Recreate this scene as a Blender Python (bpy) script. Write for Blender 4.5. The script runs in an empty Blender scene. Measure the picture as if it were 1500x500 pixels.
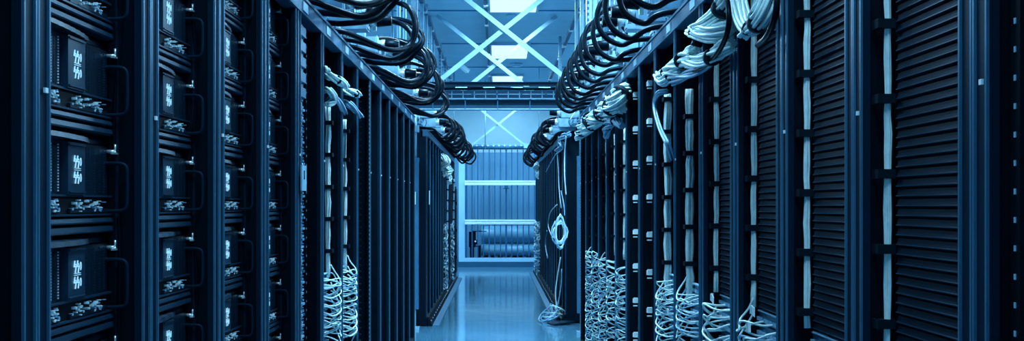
import bpy, math, random
from mathutils import Vector
R = random.Random(7)
SC = bpy.context.scene
COL = SC.collection
F, VX, VY, H, L = 1576.0, 728.0, 300.0, 1.36, 0.78     # focal length in px, vanishing point, eye height, half aisle
NUM = ['first', 'second', 'third', 'fourth', 'fifth', 'sixth', 'seventh', 'eighth', 'ninth', 'tenth', 'eleventh',
       'twelfth', 'thirteenth', 'fourteenth', 'fifteenth', 'sixteenth', 'seventeenth']

# ------------------------------------------------------------------ materials
def mat(name, col, rough=0.5, metal=0.0, spec=0.5, noise=0.15, nscale=8.0, bump=0.0, bscale=60.0, emit=None, es=0.0,
        coat=0.0, stretch=None):
    if max(col) > .4: col = (min(.95, col[0] * 1.27), min(.95, col[1] * 1.09), min(.97, col[2]))
    m = bpy.data.materials.new(name); m.use_nodes = True
    nt = m.node_tree; b = nt.nodes['Principled BSDF']
    b.inputs['Roughness'].default_value = rough
    b.inputs['Metallic'].default_value = metal
    b.inputs['Specular IOR Level'].default_value = spec
    b.inputs['Coat Weight'].default_value = coat
    if max(col) < .3: b.inputs['Specular Tint'].default_value = (.30, .68, 1, 1)
    tc = nt.nodes.new('ShaderNodeTexCoord')
    mp = nt.nodes.new('ShaderNodeMapping')
    if stretch: mp.inputs['Scale'].default_value = stretch
    nt.links.new(tc.outputs['Object'], mp.inputs['Vector'])
    n = nt.nodes.new('ShaderNodeTexNoise'); n.inputs['Scale'].default_value = nscale; n.inputs['Detail'].default_value = 4
    nt.links.new(mp.outputs['Vector'], n.inputs['Vector'])
    r = nt.nodes.new('ShaderNodeValToRGB')
    r.color_ramp.elements[0].position = .3; r.color_ramp.elements[1].position = .7
    r.color_ramp.elements[0].color = tuple(c * (1 - noise) for c in col) + (1,)
    r.color_ramp.elements[1].color = tuple(min(1, c * (1 + noise)) for c in col) + (1,)
    nt.links.new(n.outputs['Fac'], r.inputs['Fac']); nt.links.new(r.outputs['Color'], b.inputs['Base Color'])
    if bump:
        n2 = nt.nodes.new('ShaderNodeTexNoise'); n2.inputs['Scale'].default_value = bscale
        nt.links.new(mp.outputs['Vector'], n2.inputs['Vector'])
        bp = nt.nodes.new('ShaderNodeBump'); bp.inputs['Strength'].default_value = bump; bp.inputs['Distance'].default_value = .01
        nt.links.new(n2.outputs['Fac'], bp.inputs['Height']); nt.links.new(bp.outputs['Normal'], b.inputs['Normal'])
    if emit:
        b.inputs['Emission Color'].default_value = tuple(emit) + (1,); b.inputs['Emission Strength'].default_value = es
    return m

M = {}
M['rack'] = mat('rack_paint', (.0030, .015, .032), .48, .0, .15, .1, 30)
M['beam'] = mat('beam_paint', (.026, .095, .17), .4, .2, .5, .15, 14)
M['bead'] = mat('bead_highlight', (.045, .155, .26), .30, .2, .4, .1, 20)  # paler than the posts, edge highlights put into the colour
M['bridge'] = mat('bridge_steel', (.010, .042, .08), .45, .1, .4, .15, 8)
M['dark'] = mat('interior_black', (.0008, .0032, .007), .6, 0, .12, .2, 20)
M['side'] = mat('side_panel_black', (.0011, .0045, .009), .55, 0, .12, .2, 20)
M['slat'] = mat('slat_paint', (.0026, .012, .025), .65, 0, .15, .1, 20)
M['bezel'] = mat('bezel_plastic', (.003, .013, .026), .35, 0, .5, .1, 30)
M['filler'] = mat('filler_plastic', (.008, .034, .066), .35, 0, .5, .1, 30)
M['chrome'] = mat('bright_metal', (.6, .82, .95), .25, .6, .5, .1, 40)
M['zinc'] = mat('zinc_steel', (.19, .42, .60), .38, .35, .5, .25, 12)
M['strut'] = mat('strut_steel', (.17, .38, .54), .42, .2, .5, .2, 5)
M['strut2'] = mat('strut_steel_dull', (.10, .30, .52), .5, .2, .5, .2, 5)
M['rubber'] = mat('black_rubber', (.0008, .003, .007), .36, 0, .13, .2, 20)
M['lead'] = mat('pale_cable', (.52, .82, .96), .42, 0, .5, .12, 40)
M['lead2'] = mat('blue_grey_cable', (.18, .42, .64), .42, 0, .5, .2, 40)
M['ties'] = mat('black_strap', (.002, .007, .014), .6, 0, .3, .1, 20)
M['white'] = mat('white_plastic', (.55, .82, .95), .4, 0, .5, .05, 20)
M['plate'] = mat('plate_pale', (.22, .50, .72), .4, 0, .5, .1, 20)
M['trunk'] = mat('trunking_paint', (.035, .14, .25), .42, .1, .5, .1, 10)
M['led'] = mat('led_window', (.5, .8, .95), .4, 0, .5, .05, 10, emit=(.35, .72, 1), es=.55)
M['panel'] = mat('patch_panel_metal', (.10, .30, .47), .35, .3, .5, .3, 60)
M['ceil'] = mat('ceiling_board', (.22, .46, .63), .85, 0, .2, .05, 3)
M['seam'] = mat('seam_dark', (.03, .14, .30), .7, 0, .3, .1, 10)
M['wall'] = mat('wall_paint', (.34, .62, .79), .8, 0, .3, .05, 2)
M['board'] = mat('partition_board', (.065, .20, .32), .55, 0, .4, .12, 3, stretch=(4, 4, .3))
M['bar'] = mat('bar_steel', (.015, .09, .22), .5, .1, .5, .1, 10)
M['jamb'] = mat('jamb_paint', (.22, .50, .72), .5, 0, .5, .05, 4)
M['rail'] = mat('polished_rail', (.55, .82, .95), .35, .2, .5, .1, 3, stretch=(1, 8, 8))
M['tank'] = mat('tank_paint', (.08, .27, .44), .35, .1, .5, .1, 3)
M['kerb'] = mat('kerb_paint', (.018, .085, .16), .5, 0, .4, .1, 6)
M['lamp'] = mat('lamp_diffuser', (.8, .9, 1), .6, 0, .2, .02, 10, emit=(.62, .86, 1.0), es=1.0)

def floor_mat():
    m = bpy.data.materials.new('polished_floor'); m.use_nodes = True
    nt = m.node_tree; b = nt.nodes['Principled BSDF']
    tc = nt.nodes.new('ShaderNodeTexCoord')
    mp = nt.nodes.new('ShaderNodeMapping'); mp.inputs['Location'].default_value = (0.3, 0.0, 0)
    nt.links.new(tc.outputs['Object'], mp.inputs['Vector'])
    br = nt.nodes.new('ShaderNodeTexBrick'); br.offset = 0
    br.inputs['Scale'].default_value = 1.0
    br.inputs['Brick Width'].default_value = .6; br.inputs['Row Height'].default_value = .6
    br.inputs['Mortar Size'].default_value = .003
    br.inputs['Color1'].default_value = (.070, .215, .33, 1); br.inputs['Color2'].default_value = (.078, .23, .35, 1)
    br.inputs['Mortar'].default_value = (.05, .17, .29, 1)
    nt.links.new(mp.outputs['Vector'], br.inputs['Vector'])
    n = nt.nodes.new('ShaderNodeTexNoise'); n.inputs['Scale'].default_value = 2.2; n.inputs['Detail'].default_value = 6
    nt.links.new(tc.outputs['Object'], n.inputs['Vector'])
    mx = nt.nodes.new('ShaderNodeMix'); mx.data_type = 'RGBA'; mx.blend_type = 'MULTIPLY'; mx.inputs[0].default_value = .35
    nt.links.new(br.outputs['Color'], mx.inputs[6]); nt.links.new(n.outputs['Color'], mx.inputs[7])
    nt.links.new(mx.outputs[2], b.inputs['Base Color'])
    rr = nt.nodes.new('ShaderNodeMapRange'); rr.inputs['To Min'].default_value = .05; rr.inputs['To Max'].default_value = .15
    nt.links.new(n.outputs['Fac'], rr.inputs['Value']); nt.links.new(rr.outputs['Result'], b.inputs['Roughness'])
    bp = nt.nodes.new('ShaderNodeBump'); bp.inputs['Strength'].default_value = .06; bp.inputs['Distance'].default_value = .02
    n2 = nt.nodes.new('ShaderNodeTexNoise'); n2.inputs['Scale'].default_value = 5
    nt.links.new(tc.outputs['Object'], n2.inputs['Vector'])
    nt.links.new(n2.outputs['Fac'], bp.inputs['Height']); nt.links.new(bp.outputs['Normal'], b.inputs['Normal'])
    b.inputs['Specular IOR Level'].default_value = .9; b.inputs['Specular Tint'].default_value = (.45, .75, 1, 1)
    return m
M['floor'] = floor_mat()

# ------------------------------------------------------------------ mesh builder
class MB:
    def __init__(s, flip=1): s.v = []; s.f = []; s.m = []; s.sm = []; s.flip = flip
    def box(s, x0, x1, y0, y1, z0, z1, m=0):
        i = len(s.v)
        x0, x1 = min(x0, x1), max(x0, x1); y0, y1 = min(y0, y1), max(y0, y1); z0, z1 = min(z0, z1), max(z0, z1)
        s.v += [(x0, y0, z0), (x1, y0, z0), (x1, y1, z0), (x0, y1, z0), (x0, y0, z1), (x1, y0, z1), (x1, y1, z1), (x0, y1, z1)]
        for q in ((0, 3, 2, 1), (4, 5, 6, 7), (0, 1, 5, 4), (1, 2, 6, 5), (2, 3, 7, 6), (3, 0, 4, 7)):
            s.f.append(tuple(i + k for k in q)); s.m.append(m); s.sm.append(False)
        return s
    def bar(s, p, q, w, h, m=0, up=(0, 0, 1)):
        p = Vector(p); q = Vector(q); d = (q - p).normalized(); u = Vector(up)
        a = d.cross(u).normalized() * (w / 2); b = a.cross(d).normalized() * (h / 2)
        i = len(s.v)
        for e in (p, q):
            for t in (-a - b, a - b, a + b, -a + b): s.v.append(tuple(e + t))
        for k in ((0, 3, 2, 1), (4, 5, 6, 7), (0, 1, 5, 4), (1, 2, 6, 5), (2, 3, 7, 6), (3, 0, 4, 7)):
            s.f.append(tuple(i + j for j in k)); s.m.append(m); s.sm.append(False)
        return s
    def tube(s, pts, r, n=8, m=0, closed=False):
        P = [Vector(p) for p in pts]; N = len(P); i0 = len(s.v)
        t = (P[1] - P[0]).normalized()
        a = t.cross(Vector((0.13, 0.31, 1))); a = a.normalized() if a.length > 1e-5 else Vector((1, 0, 0))
        for k in range(N):
            if closed: t = (P[(k + 1) % N] - P[k - 1])
            else: t = P[min(k + 1, N - 1)] - P[max(k - 1, 0)]
            t = t.normalized() if t.length > 1e-9 else Vector((0, 0, 1))
            a = (a - t * a.dot(t)); a = a.normalized() if a.length > 1e-6 else t.orthogonal().normalized()
            b = t.cross(a)
            rr = r[k] if isinstance(r, (list, tuple)) else r
            for j in range(n):
                th = 2 * math.pi * j / n
                s.v.append(tuple(P[k] + a * (rr * math.cos(th)) + b * (rr * math.sin(th))))
        for k in range(N if closed else N - 1):
            k2 = (k + 1) % N
            for j in range(n):
                j2 = (j + 1) % n
                s.f.append((i0 + k * n + j, i0 + k * n + j2, i0 + k2 * n + j2, i0 + k2 * n + j)); s.m.append(m); s.sm.append(True)
        if not closed:
            s.f.append(tuple(i0 + j for j in reversed(range(n)))); s.m.append(m); s.sm.append(False)
            s.f.append(tuple(i0 + (N - 1) * n + j for j in range(n))); s.m.append(m); s.sm.append(False)
        return s
    def prism(s, prof, y0, y1, m=0):          # profile in (x, z), extruded along y
        i = len(s.v); n = len(prof)
        for y in (y0, y1):
            for x, z in prof: s.v.append((x, y, z))
        for j in range(n):
            s.f.append((i + j, i + (j + 1) % n, i + n + (j + 1) % n, i + n + j)); s.m.append(m); s.sm.append(False)
        s.f.append(tuple(i + j for j in reversed(range(n)))); s.m.append(m); s.sm.append(False)
        s.f.append(tuple(i + n + j for j in range(n))); s.m.append(m); s.sm.append(False)
        return s
    def build(s, name, mats, parent=None, loc=None):
        me = bpy.data.meshes.new(name)
        if s.flip < 0:
            me.from_pydata([(-x, y, z) for x, y, z in s.v], [], [tuple(reversed(f)) for f in s.f])
        else: me.from_pydata(s.v, [], s.f)
        if not isinstance(mats, (list, tuple)): mats = [mats]
        for mm in mats: me.materials.append(mm)
        me.polygons.foreach_set('material_index', s.m); me.polygons.foreach_set('use_smooth', s.sm)
        me.update()
        o = bpy.data.objects.new(name, me); COL.objects.link(o)
        if parent: o.parent = parent
        if loc: o.location = loc
        return o

def tag(o, label=None, cat=None, group=None, kind=None):
    if label: o['label'] = label
    if cat: o['category'] = cat
    if group: o['group'] = group
    if kind: o['kind'] = kind
    return o
def empty(name, loc, label, cat, group=None):
    o = bpy.data.objects.new(name, None); COL.objects.link(o); o.location = loc; o.empty_display_size = .1
    return tag(o, label, cat, group)
def copy_tree(o, loc=None, parent=None):
    c = o.copy(); COL.objects.link(c)
    if parent: c.parent = parent
    if loc is not None: c.location = loc
    for ch in list(KIDS.get(o.name, [])) or [x for x in bpy.data.objects if x.parent == o]: copy_tree(ch, None, c)
    return c
KIDS = {}
def struct(name, mb, m): return tag(mb.build(name, m), kind='structure')
def smooth(pts, k=4):
    P = [Vector(p) for p in pts]; P = [P[0] * 2 - P[1]] + P + [P[-1] * 2 - P[-2]]; out = []
    for i in range(1, len(P) - 2):
        for j in range(k):
            t = j / k; a, b, c, d = P[i - 1:i + 3]
            out.append(.5 * ((2 * b) + (c - a) * t + (2 * a - 5 * b + 4 * c - d) * t * t + (3 * b - a - 3 * c + d) * t ** 3))
    out.append(P[-2]); return out
def at(px, py, x):                             # point of the plane x that the photograph shows at a pixel
    d = F * x / (px - VX); return Vector((x, d, H + (VY - py) * d / F))

def strands(mb, path, rad, n, r, k=4, twist=2.0, mi=0, rnd=R, sides=5):
    """a bundle of n cables that follow one path; rad is a radius or a function of t"""
    P = smooth(path, k); N = len(P)
    fr = []; a = None
    for i in range(N):
        t = (P[min(i + 1, N - 1)] - P[max(i - 1, 0)]).normalized()
        a = t.orthogonal().normalized() if a is None else (a - t * a.dot(t)).normalized()
        fr.append((a, t.cross(a)))
    for q in range(n):
        rr = math.sqrt((q + .6) / n); th = q * 2.4 + rnd.random() * .5; ph = rnd.random() * 6
        pts = []
        for i in range(N):
            t = i / (N - 1); A = (rad(t) if callable(rad) else rad) * (rr + .08 * math.sin(ph + 9 * t))
            an = th + twist * t + .25 * math.sin(ph + 5 * t)
            pts.append(P[i] + fr[i][0] * (A * math.cos(an)) + fr[i][1] * (A * math.sin(an)))
        mb.tube(pts, r, sides, mi)

# ------------------------------------------------------------------ the room
ZC, YB, XW = 4.0, 26.4, 3.6
struct('floor', MB().box(-XW, XW, -1.2, YB + .1, -.1, 0), M['floor'])
struct('ceiling', MB().box(-XW, XW, -1.2, YB + .1, ZC, ZC + .1), M['ceil'])
struct('wall_back', MB().box(-XW, XW, YB, YB + .1, 0, ZC), M['wall'])
struct('wall_front', MB().box(-XW, XW, -1.3, -1.2, 0, ZC), M['wall'])
struct('wall_left', MB().box(-XW - .1, -XW, -1.2, YB + .1, 0, ZC), M['wall'])
struct('wall_right', MB().box(XW, XW + .1, -1.2, YB + .1, 0, ZC), M['wall'])
n = 1
for k in range(5):
    y = 11.6 + 3 * k
    struct('trim_%d' % n, MB().box(-XW, XW, y - .02, y + .02, ZC - .012, ZC), M['seam']); n += 1
for x in (-2.15, 1.85):
    struct('trim_%d' % n, MB().box(x - .012, x + .012, 8, YB, ZC - .010, ZC), M['seam']); n += 1

def ceiling_light(x, y0, y1, label, w=.61):
    o = empty('ceiling_light', (x, (y0 + y1) / 2, ZC), label, 'ceiling light', 'ceiling lights in rows')
    h = (y1 - y0) / 2
    f = MB(); f.box(-w/2 - .03, w/2 + .03, -h - .03, -h, -.05, 0); f.box(-w/2 - .03, w/2 + .03, h, h + .03, -.05, 0)
    f.box(-w/2 - .03, -w/2, -h, h, -.05, 0); f.box(w/2, w/2 + .03, -h, h, -.05, 0)
    f.build('light_frame', M['strut'], o)
    MB().box(-w/2, w/2, -h, h, -.045, -.004).build('diffuser', M['lamp'], o)
    return o
ceiling_light(.215, 17.5, 19.1, 'bright ceiling light panel in the middle of the three above the aisle')
ceiling_light(.215, 13.3, 14.5, 'bright ceiling light panel nearest the camera, cut by the top of the photo')
ceiling_light(.215, 21.7, 23.3, 'bright ceiling light panel farthest away, just above the cable bridge')

# light of the aisle fittings; unseen lamps added to brighten trays and back wall
def area(x, y, z, sx, sy, p, col=(.44, .77, 1.0), rot=(0, 0, 0), spread=180):
    l = bpy.data.lights.new('ceiling_or_fill_lamp', 'AREA'); l.shape = 'RECTANGLE'; l.size = sx; l.size_y = sy
    l.energy = p; l.color = col; l.spread = math.radians(spread)
    o = bpy.data.objects.new('ceiling_or_fill_lamp', l); COL.objects.link(o); o.location = (x, y, z); o.rotation_euler = rot
    return o
for y, p in ((1.5, 80), (5.7, 260), (9.9, 240), (13.9, 130), (18.3, 115), (22.5, 140), (25.1, 22)):  # the rearmost is an added fill without a fitting, for the back wall
    area(.215, y, ZC - .06, .6, 1.2 if y == 13.9 else 1.5, p)
for y in (5.7, 9.9, 14.1, 18.3, 22.5):  # unseen side lamps, added to light trays and cables from behind
    for s in (-1, 1): area(s * 2.7, y, ZC - .06, .6, 1.5, 125)

# longitudinal channels and small ceiling fittings
def channel(x, y0, y1, label, w=.05, drop=.10):
    o = empty('ceiling_channel', (x, y0, ZC), label, 'ceiling channel')
    c = MB(); c.box(-w/2, w/2, 0, y1 - y0, -drop - .05, -drop)
    c.build('channel', M['kerb'], o)
    y = .35
    while y < y1 - y0:
        b = MB(); b.box(-.03, .03, y, y + .09, -drop - .065, -drop); b.box(-.008, .008, y + .03, y + .05, -drop, 0); y += 1.5
        b.build('hanger_clip', M['chrome'], o)
channel(-.15, 9, 26, 'dark narrow channel along the ceiling left of the light panels', .035, .02)
channel(-.93, 9, 26, 'dark channel with pale clips under the ceiling over the left racks')
channel(1.06, 9, 26, 'dark channel with pale clips under the ceiling over the right racks')
def disc(name, x, y, z, r, h, label, cat, m):
    b = MB(); b.tube([(0, 0, 0), (0, 0, -h * .6), (0, 0, -h)], [r, r * .95, r * .6], 20)
    tag(b.build(name, m, None, (x, y, z)), label, cat)
disc('smoke_detector', .20, 14.95, ZC, .07, .05, 'round white smoke detector on the ceiling beside the nearest light panel', 'smoke detector', M['strut'])
disc('ceiling_speaker', .36, 20.1, ZC, .12, .06, 'round grey fitting on the ceiling between the two farther light panels', 'ceiling fitting', M['zinc'])
em = MB().bar((0, 0, 0), (.16, .12, -.12), .09, .07)
tag(em.build('emergency_light', M['white'], None, (-.70, 19.9, ZC - .04)), 'small white tilted fitting on the ceiling left of the cross braces', 'emergency light')
em = MB().box(-.05, .05, -.1, .1, -.10, 0)
tag(em.build('junction_box', M['white'], None, (.44, 13.1, ZC)), 'small white box on the ceiling right of the nearest light panel', 'junction box')

# ------------------------------------------------------------------ cross braces
def brace(y, label, zt=3.98, zb=2.66, xt=.83, cx=.0, th=.045):
    o = empty('cross_brace', (cx, y, zb), label, 'cross brace', 'steel cross braces over the aisle')
    for s, dy in ((1, 0), (-1, .05)):
        b = MB(); b.bar((-s * xt, dy, zt - zb), (s * xt, dy, 0), th, th)
        b.bar((-s * (xt-.02), dy - .023, zt - zb - .015), (s * (xt-.02), dy - .023, .015), .006, th + .007)
        b.build('brace_bar', M['strut'], o)
    for s in (-1, 1):
        b = MB().box(s * xt - .05, s * xt + .05, -.03, .09, -.04, .06); b.build('bracket', M['zinc'], o)
    return o
b1 = brace(12.0, 'largest steel cross brace over the aisle, above the near edge of the cable bridge', cx=.075)
b2 = brace(14.9, 'second steel cross brace, seen behind the largest one', cx=0.0)
b3 = brace(23.2, 'small distant cross brace in front of the pale back wall', zt=3.58, zb=2.62, cx=.03, xt=.60, th=.032)

for s_ in (-1, 1): MB().tube([(s_ * .58, .02, .92), (s_ * .58, .02, ZC - 2.62)], .010, 8).build('hanger_rod', M['strut'], b3)
# ------------------------------------------------------------------ gate at the end of the aisle
YG = 23.4
struct('trim_%d' % n, MB().box(-XW, XW, YG - .05, YB, 0, .118), M['kerb']); n += 1
g = empty('barred_gate', (0, YG, .118), 'tall gate of thin vertical bars with two bright rails closing the aisle', 'gate')
GX0, GX1 = -.70, 1.25
MB().box(GX0 - .13, GX0, -.03, .05, 0, 2.44).box(GX1, GX1 + .13, -.03, .05, 0, 2.44).box(GX0, GX1, -.03, .05, 0, .085).build('gate_frame', M['jamb'], g)
for z0, z1 in ((1.66, 1.765), (.81, .915)):
    MB().box(GX0, GX1, -.05, -.02, z0, z1).box(GX0, GX1, -.058, -.05, z0 + .01, z0 + .03).box(GX0, GX1, -.058, -.05, z1 - .03, z1 - .01).build('gate_rail', M['rail'], g)
x = GX0 + .035; i = 0
while x < GX1:
    w = .011 if i % 7 else .018
    MB().box(x - w, x + w, -.015, .01, .085, 2.44).build('gate_bar', M['bar'], g); x += .1235; i += 1
MB().box(.16, .24, -.085, -.02, 1.60, 1.66).box(.13, .27, -.075, -.06, 1.58, 1.60).box(.19, .205, -.06, -.03, 1.52, 1.60).build('gate_latch', M['kerb'], g)
hp = empty('header_pipe', (0, YG - .02, 2.60), 'dark header pipe with pale clamps along the top of the gate', 'pipe')
MB().tube([(-1.1, 0, 0), (1.3, 0, 0)], .04, 10).build('pipe', M['kerb'], hp)
MB().box(-1.1, 1.3, -.02, .05, .04, .07).build('support_angle', M['strut2'], hp)
for k in range(20): MB().box(-1.05 + .12 * k, -1.02 + .12 * k, -.05, .03, .028, .05).build('pipe_clamp', M['chrome'], hp)
w = MB().box(-XW, XW, YG + 1.3, YG + 1.36, .118, 2.56)
for k in range(34):
    xx = -3.5 + k * .21; w.box(xx, xx + .03, YG + 1.28, YG + 1.3, .12, 2.56)
tag(w.build('partition', M['board']), 'blue ribbed partition boards behind the bars of the gate', 'partition')
t = empty('storage_tank', (0, YG + .8, .118), 'long horizontal cylindrical tank lying behind the gate', 'tank')
def cyl_x(mb, x0, x1, y, z, r, n=24):
    mb.tube([(x0, y, z), (x0 + .02, y, z), (x1 - .02, y, z), (x1, y, z)], [r * .9, r, r, r * .9], n)
mb = MB(); cyl_x(mb, -.35, 1.3, 0, .56, .2); mb.build('tank_shell', M['tank'], t)
mb = MB(); cyl_x(mb, -.35, 1.3, -.1, .22, .13); mb.build('lower_pipe', M['tank'], t)
mb = MB()
for k in range(10): mb.box(-.3 + k * .16, -.2 + k * .16, -.12, .1, 0, .10)
mb.build('cradle', M['dark'], t)
e = empty('pump_unit', (-.55, YG + .45, .118), 'dark equipment box on two legs behind the lower left of the gate', 'equipment')
MB().box(-.07, .08, -.1, .1, .30, .64).box(.08, .11, -.04, .06, .36, .46).build('pump_body', M['dark'], e)
MB().box(-.05, .04, -.08, .08, 0, .30).build('leg', M['dark'], e)
MB().box(.12, .19, -.08, .08, 0, .30).build('leg', M['dark'], e)
MB().box(.09, .19, -.05, .05, .30, .335).box(.0, .32, -.01, .01, .64, .66).build('pipe_arm', M['dark'], e)
MB().tube([(.075, -.11, .43), (.075, -.125, .43)], .02, 10).build('gauge', M['white'], e)

# ------------------------------------------------------------------ racks
ZT = 2.20
def rack_parts(root, s, w, tall=ZT, deep=.85, pw=.054, marker=True, plate=True):
    """open fronted rack; local x runs away from the aisle, local y away from the camera"""
    for a, b, e in ((.001, pw, pw), (w - pw, w - .001, w - pw)):
        p = MB(s); p.box(.004, .020, a, b, .10, tall - .075)
        ed = a if e == b else b
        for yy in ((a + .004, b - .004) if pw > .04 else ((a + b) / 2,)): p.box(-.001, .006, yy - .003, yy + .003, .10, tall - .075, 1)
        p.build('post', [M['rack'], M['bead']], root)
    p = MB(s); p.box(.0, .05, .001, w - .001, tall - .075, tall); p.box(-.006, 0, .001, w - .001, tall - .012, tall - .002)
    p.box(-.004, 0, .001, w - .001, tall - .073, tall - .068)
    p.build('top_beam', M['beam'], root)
    p = MB(s); p.box(.0, .05, .001, w - .001, 0, .10)
    for k in range(5): p.box(-.002, 0, .06 + k * .12, .072 + k * .12, .045, .057, 1)
    p.build('base_beam', [M['side'], M['chrome']], root)
    for a, b in ((.004, .030 if pw < .04 else .050), (w - (.030 if pw < .04 else .050), w - .004)):
        MB(s).box(.021, .07, a, b, .02, tall - .078).box(.07, deep, a, b, 0.02, tall - .01).build('side_panel', M['side'], root)
    p = MB(s).box(deep - .01, deep, .012, w - .012, .02, tall - .01); p.build('back_panel', M['dark'], root)
    MB(s).box(.05, deep, .012, w - .012, tall - .02, tall - .004).build('roof_panel', M['side'], root)
    if plate: MB(s).box(-.004, 0, .09, .20, tall - .058, tall - .022).build('name_plate', M['plate'], root)
    if marker:
        MB(s).box(-.003, .001, (w - .040 if s > 0 else .026), (w - .030 if s > 0 else .038), 1.553, 1.562).build('door_catch', M['white'], root)

def mount_rail(root, s, y0, y1, lx, pitch, hole, z0=.12, z1=2.1, m=None):
    p = MB(s); p.box(lx, lx + .012, y0, y1, z0, z1); z = z0 + .01
    ym = (y0 + y1) / 2
    while z < z1 - hole: p.box(lx - .0015, lx, ym - hole * .3, ym + hole * .3, z, z + hole, 1); z += pitch
    return p.build('mounting_rail', [m or M['side'], M['plate']], root)

WL, WR, YL0, YR0 = .600, .593, 1.826, 1.766
side_word = {-1: 'left', 1: 'right'}
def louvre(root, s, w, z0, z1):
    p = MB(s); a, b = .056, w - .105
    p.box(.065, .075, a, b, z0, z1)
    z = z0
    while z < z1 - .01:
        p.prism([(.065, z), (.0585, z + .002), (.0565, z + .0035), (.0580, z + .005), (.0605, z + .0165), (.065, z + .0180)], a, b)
        p.box(.0555, .0575, a, b, z + .0022, z + .0040, 1); z += .0203  # paler lip strip paints in the light its edge catches
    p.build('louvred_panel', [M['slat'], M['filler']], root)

def patch_field(root, s, w, z0, z1, plugs=True, y0=.056, lip=True, big=False):
    p = MB(s); z = z1; r = random.Random(3)
    while z > z0 + .04:
        p.box(.072, .085, y0, w - .052, z - .042, z - .002, 0)
        p.box(.066, .072, y0, w - .052, z - .006, z - .002, 0)
        if plugs:
            yy = y0 + .02
            while yy < w - .07:
                if r.random() < .8:
                    p.box(.058, .072, yy, yy + .011, z - .032, z - .020, 1 if r.random() < .6 else 2)
                yy += .018
        z -= .0445
    o = p.build('patch_panel', [M['panel'], M['lead2'], M['plate']], root)
    if lip: MB(s).box(.056, .075, y0, w - .10, z1, z1 + .004).build('shelf_edge', M['plate'], root)
    return o

def finger_duct(root, s, w, pitch, y):
    p = MB(s); z = .15
    p.box(.09, .10, y - .02, y + .06, .12, 2.1, 0)
    while z < 2.05:
        p.prism([(.02, z), (.02, z + .006), (.09, z + .016), (.09, z - .010)], y - .004, y + .004, 1)
        p.box(.06, .066, y + .05, y + .058, z, z + .007, 2); z += pitch
    p.build('finger_duct', [M['dark'], M['rack'], M['plate']], root)

def vertical_bundle(s, x, y, z0, z1, r, label, n=9, pitch=.159, zp=1.107, bulge=.25, m='lead', cat='cable bundle', th=.02, loose=0):
    root = empty('cable_bundle', (s * x, y, z0), label, cat, 'vertical bundles of pale network cable')
    zt = zp
    while zt - pitch > z0 + .03: zt -= pitch
    ties = []
    while zt < z1 - .02:
        if zt > z0 + .02: ties.append(zt - z0)
        zt += pitch
    rr = random.Random(int(y * 100) + s)
    def rad(t):
        z = t * (z1 - z0); u = ((z - (zp - z0)) / pitch) % 1.0
        return r * .72 * (1 - bulge * abs(math.cos(math.pi * u)) ** 2)
    jit = [rr.uniform(-.12, .12) * r for _ in range(60)]
    nseg = max(6, int((z1 - z0) / (pitch / 4)))
    path = [(jit[k % 60], jit[(k + 7) % 60], (z1 - z0) * k / nseg) for k in range(nseg + 1)]
    mb = MB(); strands(mb, path, rad, n, r * .30, 1, .8, rnd=rr, sides=6)
    mb.build('strands', M[m], root)
    for tz in ties:
        b = MB(s); b.box(-.024, r + .004, -r - .003, r + .003, tz - th / 2, tz + th / 2)
        b.box(-.026, -.020, -r - .008, r + .012, tz - th / 2, tz + th / 2)
        b.build('cable_tie', M['ties'], root)
    return root

leads = {'n': 0}
def lead_mesh(s, w, yp, v, rnd, r):
    dz = rnd.uniform(-.012, .012)
    far = w - .075
    q = rnd.random()
    if v % 3 == 0:      # leaves the panel, bows towards the aisle, turns back
        P = [(.07, yp, 0), (.035, yp + .03, -.006), (.004, min(far, yp + .12), -.002 + dz), (-.008, far - .05, -.006), (.0, far - .006, -.022),
             (.02, far, -.040), (.045, far - .04, -.050), (.066, yp + .07, -.046)]
    elif v % 3 == 1:    # loops up into the bundle
        P = [(.07, yp, 0), (.030, yp + .02, -.012), (.0, yp + .09, -.030 + dz), (-.012, far - .06, -.028), (.002, far - .01, .0), (.03, far - .004, .03 + q * .03), (.045, far - .01, .07)]
    else:
        P = [(.07, yp, 0), (.02, yp + .01, -.01), (-.006, yp + .06, -.03), (.004, far - .05, -.055), (.03, far - .01, -.07 - q * .03), (.05, far - .012, -.10)]
    mb = MB(s); mb.tube(smooth(P, 3), r, 6)
    plug = MB(s); plug.box(.058, .074, yp - .006, yp + .006, -.006, .006); 
    return mb, plug
def add_leads(s, w, ybay, z0, z1, per_row, r, label, group, rnd):
    z = z1 - .02
    while z > z0:
        for k in range(per_row):
            yp = w - .14 - (.10 if per_row > 1 else .06) * k * (1 + .4 * rnd.random()) - rnd.random() * .07
            yp = max(.08, yp)
            mb, plug = lead_mesh(s, w, yp, rnd.randrange(3), rnd, r * rnd.uniform(.85, 1.15))
            o = mb.build('patch_lead', M['lead'] if rnd.random() < .8 else M['lead2'], None, (s * L, ybay, z + rnd.uniform(-.01, .01)))
            tag(o, label, 'patch lead', group); leads['n'] += 1
        z -= .0445

def zmin(d): return H - 200 * d / F

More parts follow.
